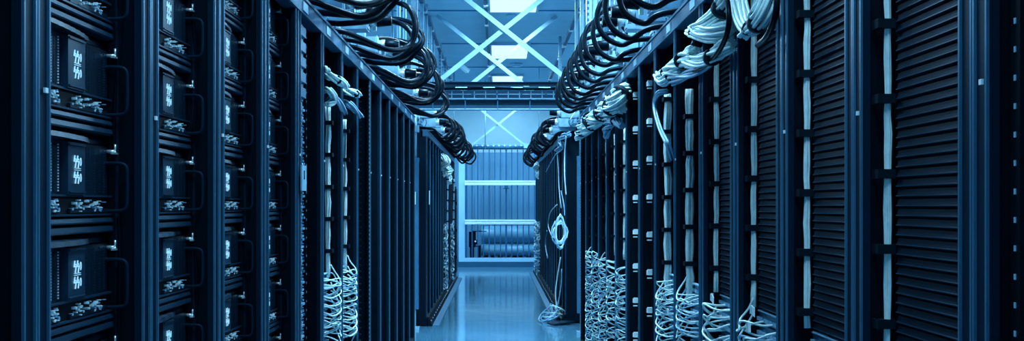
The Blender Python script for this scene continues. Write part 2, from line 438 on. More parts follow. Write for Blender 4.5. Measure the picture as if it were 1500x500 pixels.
# ---- blade chassis of the left row
def make_chassis(s, label):
    root = empty('blade_chassis', (0, 0, 0), label, 'server', 'blade server chassis in the left racks')
    w = .47                                     # local y 0..w, z relative to the port strip
    MB(s).box(.02, .60, 0, w, -.058, .148).build('chassis_body', M['dark'], root)
    f = MB(s)                                   # face with rows of vent holes
    f.box(.008, .02, .0, w, .022, .128)
    for c, yy in enumerate((.135, .150, .165, .182, .200, .315, .330, .345, .36, .39, .42, .445)):
        for k in range(17):
            f.box(.0065, .008, yy, yy + .004, .028 + k * .0056, .031 + k * .0056, 1 if c in (0, 2, 4, 5) else 2)
    f.build('vent_face', [M['bezel'], M['white'], M['filler']], root)
    b = MB(s); N = 14                           # curved brow that bulges toward the aisle
    for k in range(N):
        u0, u1 = k / N, (k + 1) / N
        def bul(u): return .012 - .034 * max(0.0, 1 - ((u - .12) / .62) ** 2) ** .5 if abs((u - .12) / .62) < 1 else .012
        b.prism([(.02, .128), (bul((u0 + u1) / 2), .131), (bul((u0 + u1) / 2) + .003, .141), (.02, .146)], u0 * w, u1 * w, k % 2)
    b.build('brow_grille', [M['filler'], M['bezel']], root)
    d = MB(s); d.box(-.006, .008, .218, .305, .022, .126); d.box(-.009, -.006, .221, .302, .026, .029); d.box(-.009, -.006, .221, .302, .120, .123)
    disp = d.build('display_panel', M['filler'], root)
    g = MB(s); X = -.0075
    def st(a, c, e=.0010):
        g.bar((X, a[0], a[1]), (X, c[0], c[1]), .002, e * 2)
    for yy in (.236, .288): st((yy, .040), (yy, .110), .0009)
    for zz in (.088, .056):
        for yy in (.244, .259):
            st((yy + .004, zz + .012), (yy, zz)); st((yy, zz), (yy + .010, zz + .001)); st((yy + .010, zz + .001), (yy + .006, zz - .012)); st((yy + .002, zz + .006), (yy + .009, zz + .004))
        ring = [(X, .278 + .0030 * math.cos(a * .785), zz + .008 * math.sin(a * .785)) for a in range(8)]
        g.tube(ring, .0008, 4, 0, True)
    for zz in (.0745, .071): st((.245, zz), (.277, zz), .0005)
    for a in range(5):                            # the small word at the head of the panel
        st((.253 + a * .005, .1135), (.253 + a * .005, .1135 + (.006 if a % 2 else .004)), .0007)
    g.build('status_symbols', M['led'], disp)
    p = MB(s); p.box(.004, .02, 0, w, -.018, .020); p.box(-.004, .006, 0, w, -.021, -.017, 1); p.box(-.002, .006, 0, w, .018, .022, 1)
    strip = p.build('port_strip', [M['dark'], M['filler']], root)
    for lo, hi in ((.02, .19), (.24, .44)):
        c = MB(s); rr = random.Random(int(lo * 100)); c.box(-.002, .004, lo, hi, -.015, -.006, 2)
        for k in range(36):
            yy = lo + rr.random() * (hi - lo - .01); zz = rr.uniform(-.013, .010)
            c.box(-.003 - .003 * rr.random(), .004, yy, yy + rr.uniform(.003, .008), zz, zz + rr.uniform(.0015, .005), rr.choice((0, 0, 1)))
        c.build('connector_row', [M['white'], M['lead2'], M['bezel']], strip)
    for a, e in ((-.0385, -.024), (-.058, -.0415)):
        q = MB(s); q.prism([(.02, a), (-.004, a + .001), (-.006, a + .004), (-.004, e - .003), (.006, e), (.02, e)], 0, w); q.build('filler_panel', M['filler'], root)
    h = MB(s); h.tube(smooth([(.02, w - .012, -.012), (-.018, w - .012, -.012), (-.036, w - .012, -.006), (-.039, w - .012, .02), (-.039, w - .012, .062), (-.036, w - .012, .086), (-.018, w - .012, .092), (.02, w - .012, .092)], 3), .0042, 8)
    h.build('handle', M['rack'], root)
    t = MB(s); t.tube([(.01, w - .004, .118), (-.010, w - .004, .118)], .0045, 8); t.box(-.014, -.006, w - .018, w + .008, .112, .116); t.tube([(-.010, w - .004, .116), (-.010, w - .004, .134)], .0025, 6)
    t.build('thumb_screw', M['chrome'], root)
    return root

proto = None; first = {}
pos_word = ['lowest', 'second lowest', 'third lowest', 'fourth lowest', 'fifth lowest', 'second highest', 'highest']
for k in range(4):
    js = range(-1, 4) if k == 0 else (range(-1, 5) if k < 3 else range(-2, 5))
    js = list(js)
    for q, j in enumerate(js):
        hw = ['lowest', 'second from bottom', 'third from bottom', 'fourth from bottom', 'fifth from bottom', 'sixth from bottom', 'seventh from bottom'][q]
        if q == len(js) - 1: hw = 'topmost'
        lab = 'blade server chassis, %s of those in the %s left rack from the camera' % (hw, NUM[k])
        if proto is None: proto = make_chassis(-1, lab); c = proto
        else: c = copy_tree(proto); c['label'] = lab
        c.location = (-(L + .067), YL0 + WL * k + .066, 1.148 + .21 * j)

# ---- left row
def rack_root(s, y, label): return empty('server_rack', (s * L, y, 0), label, 'server rack', 'black server racks')
for k in range(-1, 14):
    y = YL0 + WL * k
    if k < 0: lab = 'dark server rack cut off by the left edge of the photo'
    elif k < 4: lab = 'server rack of blade servers, %s one on the left from the camera' % NUM[k]
    elif k == 4: lab = 'left server rack with a slotted upper panel and patch panels below'
    elif k in (5, 6): lab = 'open left server rack with a pale cable bundle, %s of the two' % ('nearer' if k == 5 else 'farther')
    elif k == 7: lab = 'dark left server rack with fingered cable duct beyond the pale bundles'
    elif k == 13: lab = 'last server rack of the near left row, beside the grey trunking'
    else: lab = 'empty dark server rack in the near left row, %s past the fingered duct' % NUM[k - 8]
    root = rack_root(-1, y, lab)
    rack_parts(root, -1, WL, pw=.054 if k < 5 else .031)
    if k < 4:
        MB(-1).box(.058, .072, WL - .066, WL - .058, .12, 2.1).box(.052, .058, WL - .064, WL - .060, .12, 2.1, 1).build('mounting_rail', [M['side'], M['rack']], root)
        lo = 0.62 if k == 3 else .83
        MB(-1).box(.07, .085, .056, WL - .06, .11, lo).build('blanking_panel', M['slat'], root)
        b = MB(-1); rr = random.Random(k + 5)
        strands(b, [(.055 + .006 * math.sin(i * 1.3 + k), WL - .060 + .004 * math.sin(i * 2.1), .2 + i * .12) for i in range(16)], .004, 3, .004, 2)
        # slack black cords running up beside the handles
        b.build('cord_run', M['rubber'], root)
    if k == -1:
        mount_rail(root, -1, .50, .53, .05, .045, .012)
        MB(-1).box(.09, .10, .056, .54, .11, 2.1).build('blanking_panel', M['side'], root)
        h = MB(-1)
        for j in range(12): h.tube([(.06, .47, .3 + j * .15), (.03, .47, .31 + j * .15), (.03, .47, .37 + j * .15), (.06, .47, .38 + j * .15)], .004, 6)
        h.build('handle_column', M['rack'], root)
    if k == 4:
        p = MB(-1); p.box(.030, .040, .056, .27, 1.79, 2.11)
        for j in range(5): p.prism([(.030, 1.80 + j * .063), (.018, 1.803 + j * .063), (.018, 1.842 + j * .063), (.030, 1.848 + j * .063)], .056, .27)
        p.build('slotted_panel', M['trunk'], root)
        p = MB(-1); p.box(.030, .040, .056, .25, .12, 1.785); z = 1.77; rr = random.Random(4)
        while z > .15:
            for yy in [.06 + q * .0125 for q in range(15)]:
                if rr.random() < .8: p.box(.022, .030, yy, yy + .007, z - .010, z - .002, 1 if rr.random() < .55 else 2)
                if rr.random() < .8: p.box(.018, .030, yy, yy + .007, z - .024, z - .015, 1 if rr.random() < .55 else 2)
            p.box(.024, .030, .058, .25, z - .040, z - .036, 2)
            z -= .0445
        p.build('patch_panel', [M['panel'], M['plate'], M['trunk']], root)
        mount_rail(root, -1, WL - .10, WL - .075, .06, .040, .009)
        mount_rail(root, -1, WL - .052, WL - .030, .002, .026, .012)
        MB(-1).box(.09, .10, .34, .52, .11, 2.1).build('blanking_panel', M['dark'], root)
    if k in (5, 6):
        MB(-1).box(.16, .17, .056, WL - .06, 1.03, 2.1).build('blanking_panel', M['dark'], root)
        patch_field(root, -1, WL, .2, 1.02)
    if k == 7:
        finger_duct(root, -1, WL, .037, .30)
        finger_duct(root, -1, WL, .037, .16)
        mount_rail(root, -1, WL - .052, WL - .030, .002, .026, .012)
    if k in (8, 9, 10, 11, 12):
        b = MB(-1)
        for q in range(3):
            zz = .5 + R.random() * 1.4; b.box(.055, .06, .25 + .1 * q, .257 + .1 * q, zz, zz + .006)
        b.build('indicator_light', M['plate'], root)
        MB(-1).box(.06, .07, .056, WL - .055, .11, 2.1).build('blanking_panel', M['side'], root)

for k, rr_ in ((5, .017), (6, .0155)):
    vertical_bundle(-1, .840, YL0 + WL * (k + 1) - .085, 1.0, 1.86 if k == 5 else 1.83, rr_, 'pale vertical cable bundle with black ties, %s of the two on the left' % ('nearer' if k == 5 else 'farther'), zp=1.13)
    add_leads(-1, WL, YL0 + WL * k, zmin(5.4), 1.02, 3, .0034, 'white patch lead looping out of the %s open rack on the left' % ('nearer' if k == 5 else 'farther'), 'patch leads of the %s left open rack' % ('nearer' if k == 5 else 'farther'), random.Random(k))

# ---- right row
for k in range(-1, 14):
    y = YR0 + WR * k
    if k < 0: lab = 'black server rack cut off by the right edge of the photo'
    elif k < 4: lab = 'server rack with louvred panel, %s one on the right from the camera' % NUM[k]
    elif k in (4, 5): lab = 'right server rack with thick pale bundle and tangled leads, %s of the two' % ('nearer' if k == 4 else 'farther')
    elif k in (6, 7): lab = 'dark right server rack with a column of white plugs, %s of the two' % ('nearer' if k == 6 else 'farther')
    elif k < 13: lab = 'right server rack with thin bundle and white leads, %s beyond the white plugs' % NUM[k - 8]
    else: lab = 'last server rack of the near right row, beside the grey trunking'
    root = rack_root(1, y, lab)
    rack_parts(root, 1, WR, pw=.054 if k < 4 else .031)
    if k < 4:
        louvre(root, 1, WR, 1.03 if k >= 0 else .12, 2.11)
        if k >= 0: patch_field(root, 1, WR, .15, 1.02)
        if k == -1:
            mount_rail(root, 1, WR - .10, WR - .07, .03, .0445, .009)
    elif k in (4, 5):
        MB(1).box(.17, .18, .056, WR - .06, 1.03, 2.1).build('blanking_panel', M['dark'], root)
        patch_field(root, 1, WR, .15, 1.02)
        b = MB(1)
        strands(b, [(.15, WR - .2 + .01 * math.sin(i), .9 + i * .1) for i in range(12)], .022, 5, .006, 2); b.build('rear_cable', M['rubber'], root)
    elif k in (6, 7):
        MB(1).box(.10, .11, .056, WR - .06, .12, 2.1).build('blanking_panel', M['dark'], root)
        ps = MB(1).box(.06, .10, WR - .115, WR - .06, .12, 2.1).build('power_strip', M['side'], root)
        zz = 1.40 - .205 * 5
        while zz < 2.05:
            if zz > zmin(6.5) - .05:
                b = MB(1); b.box(.036, .060, WR - .100, WR - .078, zz - .012, zz + .018); b.box(.032, .038, WR - .085, WR - .072, zz - .012, zz + .012); b.box(.030, .055, WR - .12, WR - .11, zz - .03, zz - .024)
                b.build('white_plug', M['white'], ps)
            zz += .205
    elif k < 13:
        MB(1).box(.13, .14, .056, WR - .06, .95, 2.1).build('blanking_panel', M['dark'], root)
        patch_field(root, 1, WR, .1, .98)
    else:
        MB(1).box(.06, .07, .056, WR - .06, .12, 2.1).build('blanking_panel', M['dark'], root)
        mount_rail(root, 1, .004, .03, .001, .026, .012)
        mount_rail(root, 1, WR - .05, WR - .02, .001, .026, .012)

Rr = random.Random(21)
spec = {0: (.0095, 2.15, 9), 1: (.0105, 2.15, 9), 2: (.012, 2.10, 9), 3: (.0115, 1.98, 9), 4: (.020, 1.86, 12), 5: (.0215, 1.90, 12),
        8: (.011, 1.86, 7), 9: (.009, 1.86, 6), 10: (.009, 1.86, 6), 11: (.009, 1.86, 6), 12: (.009, 1.86, 6)}
for k, (rb, z1, ns) in spec.items():
    if k < 4: lab = 'pale vertical cable bundle beside the louvres of the %s right rack' % NUM[k]
    elif k < 6: lab = 'thick pale cable bundle bound with black ties, %s of the two thick ones' % ('nearer' if k == 4 else 'farther')
    else: lab = 'thin pale cable bundle in the right row, %s beyond the white plugs' % NUM[k - 8]
    z0 = 1.03 if k < 6 else 1.0
    if k in (4, 5): z0 = .92
    vertical_bundle(1, L + .048 + (.006 if k > 3 else 0), YR0 + WR * (k + 1) - .078, z0, z1, rb, lab, ns, zp=1.107 + (Rr.uniform(-.05, .05) if k else 0), th=.020 if k < 8 else .016)
for k in (1, 2, 3, 4, 5, 8, 9, 10, 11, 12):
    d = YR0 + WR * (k + .9)
    w_ = NUM[k] + ' right rack from the camera' if k < 6 else NUM[k - 8] + ' leaded rack beyond the white plugs'
    add_leads(1, WR, YR0 + WR * k, max(.12, zmin(d)), 1.01 if k < 8 else (.98 - .0), 3 if k < 6 else 2, (.0038 if k < 4 else .0033) if k < 6 else .0042,
              'white patch lead looping out of the %s' % w_, 'patch leads of the %s' % w_, random.Random(40 + k))



# ------------------------------------------------------------------ far rows
def far_row(s, y0, w, nr, bundles, dark):
    for k in range(nr):
        y = y0 + w * k
        root = rack_root(s, y, 'black server rack of the far %s row, %s from its near end' % (side_word[s], NUM[k]))
        rack_parts(root, s, w, pw=.03, marker=False, plate=False)
        MB(s).box(.06, .07, .056, w - .056, .11, 2.1).build('blanking_panel', M['side'], root)
far_row(-1, 12.0, .6, 13, None, None)
far_row(1, 12.3, .593, 16, None, None)

def stuff_leads(name, s, x, y, z0, z1, rad, nn, label, seed, r=.006):
    rr = random.Random(seed); mb = MB()
    for k in range(nn):
        z = z0 + (z1 - z0) * k / nn; a = rr.random() * 6
        pts = [(s * (x + rr.uniform(-rad, rad * .5)), y + rr.uniform(-.12, .12), z + rr.uniform(-.05, .05)) for _ in range(5)]
        mb.tube(smooth(pts, 3), r * .75, 5, rr.choice((0, 1, 1)))
    tag(mb.build(name, [M['lead'], M['lead2']]), label, 'patch leads', None, 'stuff')
stuff_leads('patch_lead_tangle', -1, L + .0, 16.1, .05, 1.05, .05, 60, 'tangle of pale leads down the far left row, nearer column', 1, .008)
stuff_leads('patch_lead_tangle', -1, L + .0, 18.4, .1, 1.05, .05, 50, 'tangle of pale leads down the far left row, farther column', 2, .008)
stuff_leads('patch_lead_tangle', 1, L - .0, 20.0, .05, 1.05, .05, 60, 'tangle of pale leads down the far right row near the gate', 3, .009)
stuff_leads('patch_lead_tangle', 1, L - .0, 21.3, .05, 1.0, .05, 50, 'tangle of pale leads at the gate end of the far right row', 4, .009)
for yy, z1, lab in ((16.25, 1.95, 'pale cable bundle in the far left row, nearer one'), (18.6, 1.8, 'pale cable bundle in the far left row, farther one')):
    vertical_bundle(-1, L - .03, yy, 1.0, z1, .022, lab, 5, m='lead2')
ec = empty('end_cabinet', (-L, 20.0, 0), 'low dark cabinet at the far end of the left row, before the gate', 'cabinet')
MB(-1).box(.0, .6, .0, .7, .03, 1.70).build('cabinet_body', M['side'], ec)
MB(-1).box(-.015, 0, .03, .67, .08, 1.66).build('cabinet_door', M['slat'], ec)
for z in (.35, .85, 1.35): MB(-1).box(-.035, -.015, .05, .09, z, z + .06).build('hinge', M['side'], ec)

def floor_rail(s, y0, y1, label):
    o = empty('floor_rail', (s * (L - .005), y0, 0), label, 'floor rail')
    p = MB(s); p.prism([(-.002, 0), (-.055, 0), (-.055, .006), (-.010, .10), (-.002, .10)], 0, y1 - y0)
    p.build('rail_body', M['side'], o)
    p = MB(s); y = .1
    while y < y1 - y0: p.box(-.040, -.032, y, y + .04, .048, .062); y += .3
    p.build('rail_bolt', M['chrome'], o)
    MB(s).box(-.13, -.055, 0, y1 - y0, 0, .012).build('floor_strip', M['trunk'], o)
floor_rail(-1, 12.0, 19.8, 'low bolted rail along the floor under the far left row')
floor_rail(1, 12.3, 21.7, 'low bolted rail along the floor under the far right row')

# ------------------------------------------------------------------ trunking posts in the gap
for s, dx in ((-1, 0), (1, .0)):
    xx = .895 if s < 0 else .885
    o = empty('cable_trunking', (s * xx, 11.72 if s < 0 else 11.3, 0), 'grey blue cable trunking post standing in the gap of the %s row' % side_word[s], 'cable trunking')
    MB().box(-.042, .042, -.03, .03, .22, 1.86).box(-.046, .046, -.033, .03, 1.83, 1.87).box(-.046, -.042, -.036, .0, .22, 1.86).build('trunking_body', M['trunk'], o)
    MB().tube([(0, 0, 1.86), (0, 0, 2.5)], .022, 12).build('conduit', M['strut'], o)
    MB().box(-.045, .045, -.04, .04, 2.15, 2.22).build('conduit_clamp', M['strut'], o)
    MB().box(-.012, .012, -.012, .012, .03, .22).box(-.05, .05, -.05, .05, 0, .03).build('foot', M['zinc'], o)
    if s < 0: MB().box(-.014, .014, -.042, -.036, 1.36, 1.50).build('label_plate', M['white'], o)
tg = MB().box(-.004, .0, -.05, .05, -.08, .08); tag(tg.build('rack_tag', M['white'], None, (-L + .008 + .0, 12.03 + .3, 1.44)), 'small white tag on the first rack of the far left row', 'tag')
# hanging tag on the left row
o = empty('hanging_tag', (-(L - .014), 4.226 + .035, 1.515), 'pale paper tag with a slot hanging in front of the left patch panels', 'tag')
MB().box(-.003, .003, -.05, .05, -.10, 0).build('tag_card', M['plate'], o)
MB().box(.003, .005, -.008, .004, -.055, -.02).build('tag_slot', M['slat'], o)
MB().tube([(0, 0, 0), (-.006, 0, .008)], .002, 6).build('tag_hook', M['chrome'], o)

# ------------------------------------------------------------------ overhead trays, struts
def mesh_tray(s, y0, y1, label, x0=.86, x1=1.38, z=2.27):
    o = empty('wire_basket_tray', (s * x0, y0, z), label, 'cable tray')
    p = MB(s); y = 0
    while y <= y1 - y0: p.bar((0, y, 0), (x1 - x0, y, 0), .008, .008); p.bar((0, y, 0), (0, y, .08), .008, .008, 0, (0, 1, 0)); y += .10
    for k in range(7):
        x = (x1 - x0) * k / 6; p.bar((x, 0, .003), (x, y1 - y0, .003), .007, .007)
    for zz in (.04, .08): p.bar((0, 0, zz), (0, y1 - y0, zz), .007, .007)
    p.build('basket_wire', M['strut'], o)
    q = MB(s); rr = random.Random(int(y0) + s)
    for k in range(16):
        xx = .04 + rr.random() * .42; pts = [(xx + rr.uniform(-.06, .06), (y1 - y0) * i / 14, .02 + rr.random() * .05) for i in range(15)]
        q.tube(smooth(pts, 3), .007, 5, rr.choice((0, 1, 1, 2)))
    q.build('tray_cable', [M['lead'], M['lead2'], M['rubber']], o)
for s in (-1, 1):
    mesh_tray(s, 2.0, 10.3, 'wire basket cable tray above the near %s row of racks' % side_word[s])
    mesh_tray(s, 12.0, 21.0, 'wire basket cable tray above the far %s row of racks' % side_word[s])
    o = empty('busbar_trunk', (s * 1.12, 1.8, 2.43), 'grey busbar trunk running above the %s row' % side_word[s], 'busbar')
    MB(s).box(0, .10, 0, 20.0, 0, .13).box(-.01, .11, 0, 20.0, .06, .07).build('trunk_body', M['strut2'], o)
    # edge channel along the rack tops
    o = empty('edge_channel', (s * (L + .05), YL0, 2.202), 'grey channel lying along the tops of the near %s racks' % side_word[s], 'channel')
    p = MB(s); p.box(0, .03, 0, 8.2, 0, .006); p.box(0, .004, 0, 8.2, 0, .035)
    p.build('channel_body', M['zinc'], o)

def tap_box(s, y, z, label):
    o = empty('power_tap_box', (s * .79, y, z), label, 'power connector', 'power tap boxes on the busbars')
    MB(s).box(-.07, .20, -.07, .07, -.04, .06).box(.0, .335, -.03, .03, .06, .10).box(-.075, -.07, -.05, .05, -.03, .07).build('tap_body', M['zinc'], o)
    MB(s).tube([(-.07, .02, .02), (-.12, .02, .02)], .032, 12).tube([(-.12, .02, .02), (-.125, .02, .02), (-.20, .02, .02)], [.036, .036, .028], 12, 1).build('plug', [M['chrome'], M['rubber']], o)
    MB(s).box(-.11, -.09, .055, .075, -.03, .06).build('latch', M['white'], o)
    return o
for s in (-1, 1):
    base = None
    for k in range(30):
        y = 3.7 + .46 * k + (1.9 if k > 13 else 0)
        zz = 2.30 + .035 * (k % 3)
        lab = 'power tap box with black plug over the %s racks' % side_word[s]
        if base is None: base = tap_box(s, y, zz, lab + ', one of the row'); base['label'] = lab
        else: copy_tree(base, (s * .79, y, zz))
    rr = random.Random(60 + s)
    for k in range(34):                    # slack pale cords and their joints lying over the tray edge
        y = 3.8 + .40 * k + (1.2 if k > 16 else 0); x0 = rr.uniform(.84, .90); dz = rr.uniform(-.02, .05)
        P = [(1.05, y + rr.uniform(-.2, .2), 2.46), (x0 + .05, y + rr.uniform(-.1, .1), 2.40 + dz), (x0 - .03, y + .1, 2.30 + dz), (x0, y + rr.uniform(.15, .3), 2.27), (1.0, y + rr.uniform(.3, .5), 2.31)]
        mb = MB(s); mb.tube(smooth(P, 4), rr.choice((.004, .006, .008)), 6); q = Vector(P[1])
        mb.bar(q - Vector((.03, .02, 0)), q + Vector((.03, .02, .01)), .035, .028, 1)
        tag(mb.build('slack_cable', [M['lead'] if k % 3 else M['lead2'], M['zinc']]), 'pale cord with metal joint slung over the %s tray edge' % side_word[s], 'cord', 'cords over the %s tray' % side_word[s])

def whip(s, ys, ya, xa, zb, zt, r, label, group, rnd):
    """black power cable: from the rack top out over the aisle, up and back to the busbar"""
    dx = rnd.uniform(-.02, .02); dz = rnd.uniform(-.02, .02); ym = (ys + ya) / 2
    P = [(.98, ys - .03, 2.245), (.80, ys, 2.232), (.72, ys * .8 + ya * .2, 2.215 + dz * .5), (xa + .12, ys * .4 + ya * .6, zb + dz), (xa + .035, ya, zb + .05 + dz), (xa + dx * .4, ya + .02, (zb + zt) / 2 + dz),
         (xa + .03, ya + .04, zt - .05 + dz), (xa + .11, ya + .07, zt + dz), (xa + .25, ya * .6 + ys * .4 + .06, zt + .02 + dz), (.84, ys + .08, zt - .03), (.93, ys + .10, zt - .08)]
    mb = MB(s); mb.tube(smooth(P, 5), r, 10)
    return tag(mb.build('power_cable', M['rubber']), label, 'power cable', group)
rw = random.Random(5)
lab = {(-1, 0): ('thick black power cable looping over the near left racks', 'black power cables over the near left row'),
       (1, 0): ('thick black power cable looping over the near right racks', 'black power cables over the near right row'),
       (-1, 1): ('black power cable looping over the far left racks', 'black power cables over the far left row'),
       (1, 1): ('black power cable looping over the far right racks', 'black power cables over the far right row')}
for c, (dc, sp, nn) in enumerate(((3.3, .5, 3), (4.6, .75, 5), (5.95, .75, 5), (7.3, .7, 5), (8.6, .6, 5), (9.8, .5, 4))):
    for q in range(nn):
        u = q / (nn - 1) - .5
        whip(-1, dc + u * sp * 1.5, dc + u * sp * .55 + .12, .455 + rw.uniform(-.02, .03), 2.17 + .01 * q, 2.44 + rw.uniform(-.04, .04), .0145, *lab[(-1, 0)], rw)
for q in range(17):
    y = 3.3 + q * .40
    whip(1, y - .05, y, .535 + rw.uniform(-.012, .012), 2.185, 2.49 + rw.uniform(-.02, .02), .0145, *lab[(1, 0)], rw)
for q in range(26):
    y = 12.3 + q * .30
    whip(-1, y, y + rw.uniform(-.1, .2), .50 + rw.uniform(-.06, .03) - .002 * q, 2.10 + rw.uniform(-.03, .06), 2.40 + rw.uniform(-.06, .05), .016, *lab[(-1, 1)], rw)
    y = 12.9 + q * .33
    whip(1, y, y + rw.uniform(-.1, .2), .53 + rw.uniform(-.04, .05), 2.12 + rw.uniform(-.03, .05), 2.40 + rw.uniform(-.06, .05), .016, *lab[(1, 1)], rw)

def hanger(s, px, x, w, label, perf=False, m='strut', ztop=ZC, zbot=2.28):
    y = F * x / (px - VX) * s if s > 0 else F * x / (VX - px)
    y = abs(y)
    b = MB(); b.box(-w/2, w/2, -.01, .01, 0, ztop - zbot)
    b.box(-w/2, -w/2 + .006, -.03, -.01, 0, ztop - zbot); b.box(w/2 - .006, w/2, -.03, -.01, 0, ztop - zbot)
    if perf:
        z = .03
        while z < ztop - zbot - .05: b.box(-.008, .008, -.013, -.0095, z, z + .03, 1); z += .06
    o = b.build('ceiling_strut', [M[m], M['kerb']], None, (s * x, y, zbot))
    tag(o, label, 'ceiling strut', 'steel struts between racks and ceiling')
for s, lst in ((-1, ((584, .92, .03, 0), (593, .95, .03, 0), (607, .93, .075, 0), (618, .93, .045, 0), (624.5, .93, .035, 0), (630.5, .93, .035, 0), (635, .96, .03, 0), (644.5, .93, .05, 1), (652, .93, .05, 1),
                     (575, 1.4, .03, 0), (599, 1.4, .03, 0), (612, 1.4, .03, 1), (638, 1.4, .05, 0))),
               (1, ((820.5, .99, .05, 0), (844, .95, .03, 0), (852.5, .95, .04, 0), (861.5, .95, .045, 1), (869.5, .95, .055, 0), (877, 1.0, .05, 0), (886, 1.4, .03, 0), (895.5, .95, .03, 0), (903, .95, .035, 0),
                    (838, 1.4, .04, 1), (857, 1.4, .03, 0), (915, 1.3, .03, 0)))):
    for q, (px, x, w, pf) in enumerate(lst):
        back = 'outer' if x > 1.2 else 'inner'
        ls = [a for a in lst if (a[1] > 1.2) == (x > 1.2)]; ls = sorted(ls, key=lambda a: abs(a[0] - VX), reverse=True)
        hanger(s, px, x, w, 'steel strut over the %s racks, %s from the camera in the %s line' % (side_word[s], NUM[ls.index((px, x, w, pf))], back), pf, 'strut' if q % 3 else 'zinc',
               ZC, 2.52 if s > 0 and px == 820.5 else 2.28)
for x, y, lb in ((-.25, 22.9, 'thin rod hanging in front of the back wall, left of the small brace'), (-.86, 21.5, 'thin rod at the left end of the gate header'), (.80, 20.5, 'thin rod at the right end of the gate header')):
    tag(MB().tube([(0, 0, 0), (0, 0, ZC - 2.55)], .012, 8).build('threaded_rod', M['strut'], None, (x, y, 2.55)), lb, 'threaded rod', 'threaded rods before the back wall')

# ------------------------------------------------------------------ cable bridge over the aisle
YBR = 10.95
br = empty('bridge_tray', (0, YBR, 2.44), 'wire basket tray bridging the aisle below the cross braces', 'cable tray')
p = MB()
for k in range(-12, 13):
    x = k * .115; p.bar((x, 0, 0), (x, .40, 0), .006, .006); p.bar((x, 0, 0), (x, 0, .09), .008, .008, 0, (0, 1, 0)); p.bar((x, .4, 0), (x, .4, .09), .008, .008, 0, (0, 1, 0))
for zz in (0, .045, .09):
    for yy in (0, .4): p.bar((-1.4, yy, zz), (1.4, yy, zz), .008, .008)
for yy in (.1, .2, .3): p.bar((-1.4, yy, 0), (1.4, yy, 0), .007, .007)
p.build('basket_wire', M['strut'], br)
MB().box(-1.4, 1.4, -.02, .0, .128, .165).box(-1.4, 1.4, -.04, -.0, .160, .167).build('top_channel', M['rack'], br)
MB().box(-1.4, 1.4, .385, .395, .0, .125).build('tray_liner', M['rack'], br)
MB().box(-1.4, 1.4, .015, .385, .008, .012).build('tray_floor', M['bridge'], br)
for k in range(-5, 6):
    MB().box(k * .25 - .008, k * .25 + .008, -.018, -.008, .035, .06).build('basket_clamp', M['kerb'], br)
bc = empty('bridge_cable', (0, YBR - .03, 2.50), 'black cables strapped with pale ties along the bridge tray', 'cable')
p = MB()
for k in range(4): p.tube(smooth([(-1.4 + i * .14, -.02 + k * .025 - .03 + .004 * math.sin(i + k), .043 + .006 * math.sin(i * .9 + k * 2)) for i in range(21)], 2), .013, 8)
p.build('cable_run', M['rubber'], bc)
for k in range(10):
    MB().box(-1.26 + k * .28, -1.14 + k * .28, -.066, -.062, .040, .048).build('pale_tie', M['plate'], bc)
bb = empty('bridge_busbar', (0, YBR + .02, 2.335), 'flat grey trunking beneath the bridge tray across the aisle', 'trunking')
MB().box(-1.4, 1.4, 0, .14, .095, .115).build('upper_flange', M['zinc'], bb)
MB().box(-1.4, 1.4, .02, .12, .040, .095).build('trunk_web', M['rack'], bb)
MB().box(-1.4, 1.4, .0, .14, .006, .040).build('trunk_body', M['bridge'], bb)
MB().box(-1.4, 1.4, -.004, .14, -.004, .006).build('lower_lip', M['zinc'], bb)
p = MB()
for k in range(-4, 5): p.box(k * .33, k * .33 + .012, -.006, 0, .0, .116)
p.build('joint_clip', M['kerb'], bb)
# short brackets beyond the bridge
for s in (-1, 1):
    o = empty('tray_bracket', (s * .93, 12.5, 2.22), 'pale strut bracket carrying the far %s tray' % side_word[s], 'bracket')
    MB(s).box(-.28, .3, 0, .04, .0, .04).box(-.28, -.2, -.01, .05, .04, .055).build('arm', M['strut'], o)
    MB(s).box(-.1, -.06, 0, .04, -.10, 0).build('post', M['strut'], o)

# ------------------------------------------------------------------ swagged cable hanks
def hank(name, path, rad, nn, r, label, ties=(), m='lead', tw=2.5, seed=1, cat='cable hank'):
    P0 = Vector(path[0]); P = [Vector(p) - P0 for p in path]
    o = empty(name, tuple(P0), label, cat, 'hanks of pale cable')
    mb = MB(); strands(mb, P, rad, nn, r, 5, tw, rnd=random.Random(seed), sides=6); mb.build('strands', M[m], o)
    S = smooth(P, 5); RR = rad if not callable(rad) else rad(.5)
    for t in ties:
        i = int(t * (len(S) - 1)); i = max(1, min(len(S) - 2, i)); d = (S[i + 1] - S[i - 1]).normalized()
        b = MB(); rt = (rad(t) if callable(rad) else rad) * 1.18
        b.tube([S[i] - d * .012, S[i] + d * .012], rt, 14); b.build('cable_tie', M['ties'], o)
    return o
def A(px, py, x): return tuple(at(px, py, x))
X1 = .735
hank('cable_hank', [A(1128, -30, .76), A(1122, 5, .745), A(1112, 30, .735), A(1097, 40, .74), A(1086, 20, .75), A(1078, -10, .77)], .024, 18, .0055, 'pale cable hank hanging in a U at the top of the second right post', (.45,), seed=2)
hank('cable_hank', [A(1128, -25, .76), A(1112, 10, .735), A(1098, 38, .73), A(1090, 52, .735)], .016, 9, .0055, 'small end of pale cables beside the U shaped hank', (.75,), seed=12)
hank('cable_hank', [A(1072, -22, .76), A(1058, 12, .73), A(1036, 34, .72), A(1016, 44, .73)], lambda t: .036 * (1 - .45 * t), 20, .0055, 'broad fan of pale cables gathered by a black tie at top right', (.35,), seed=3)
hank('cable_hank', [A(1074, 38, .76), A(1052, 46, .725), A(1030, 50, .72), A(1012, 46, .735)], lambda t: .034 * (1 - .4 * abs(2 * t - 1)), 18, .0055, 'pale cable hank running level under the broad fan', (.92,), seed=4)
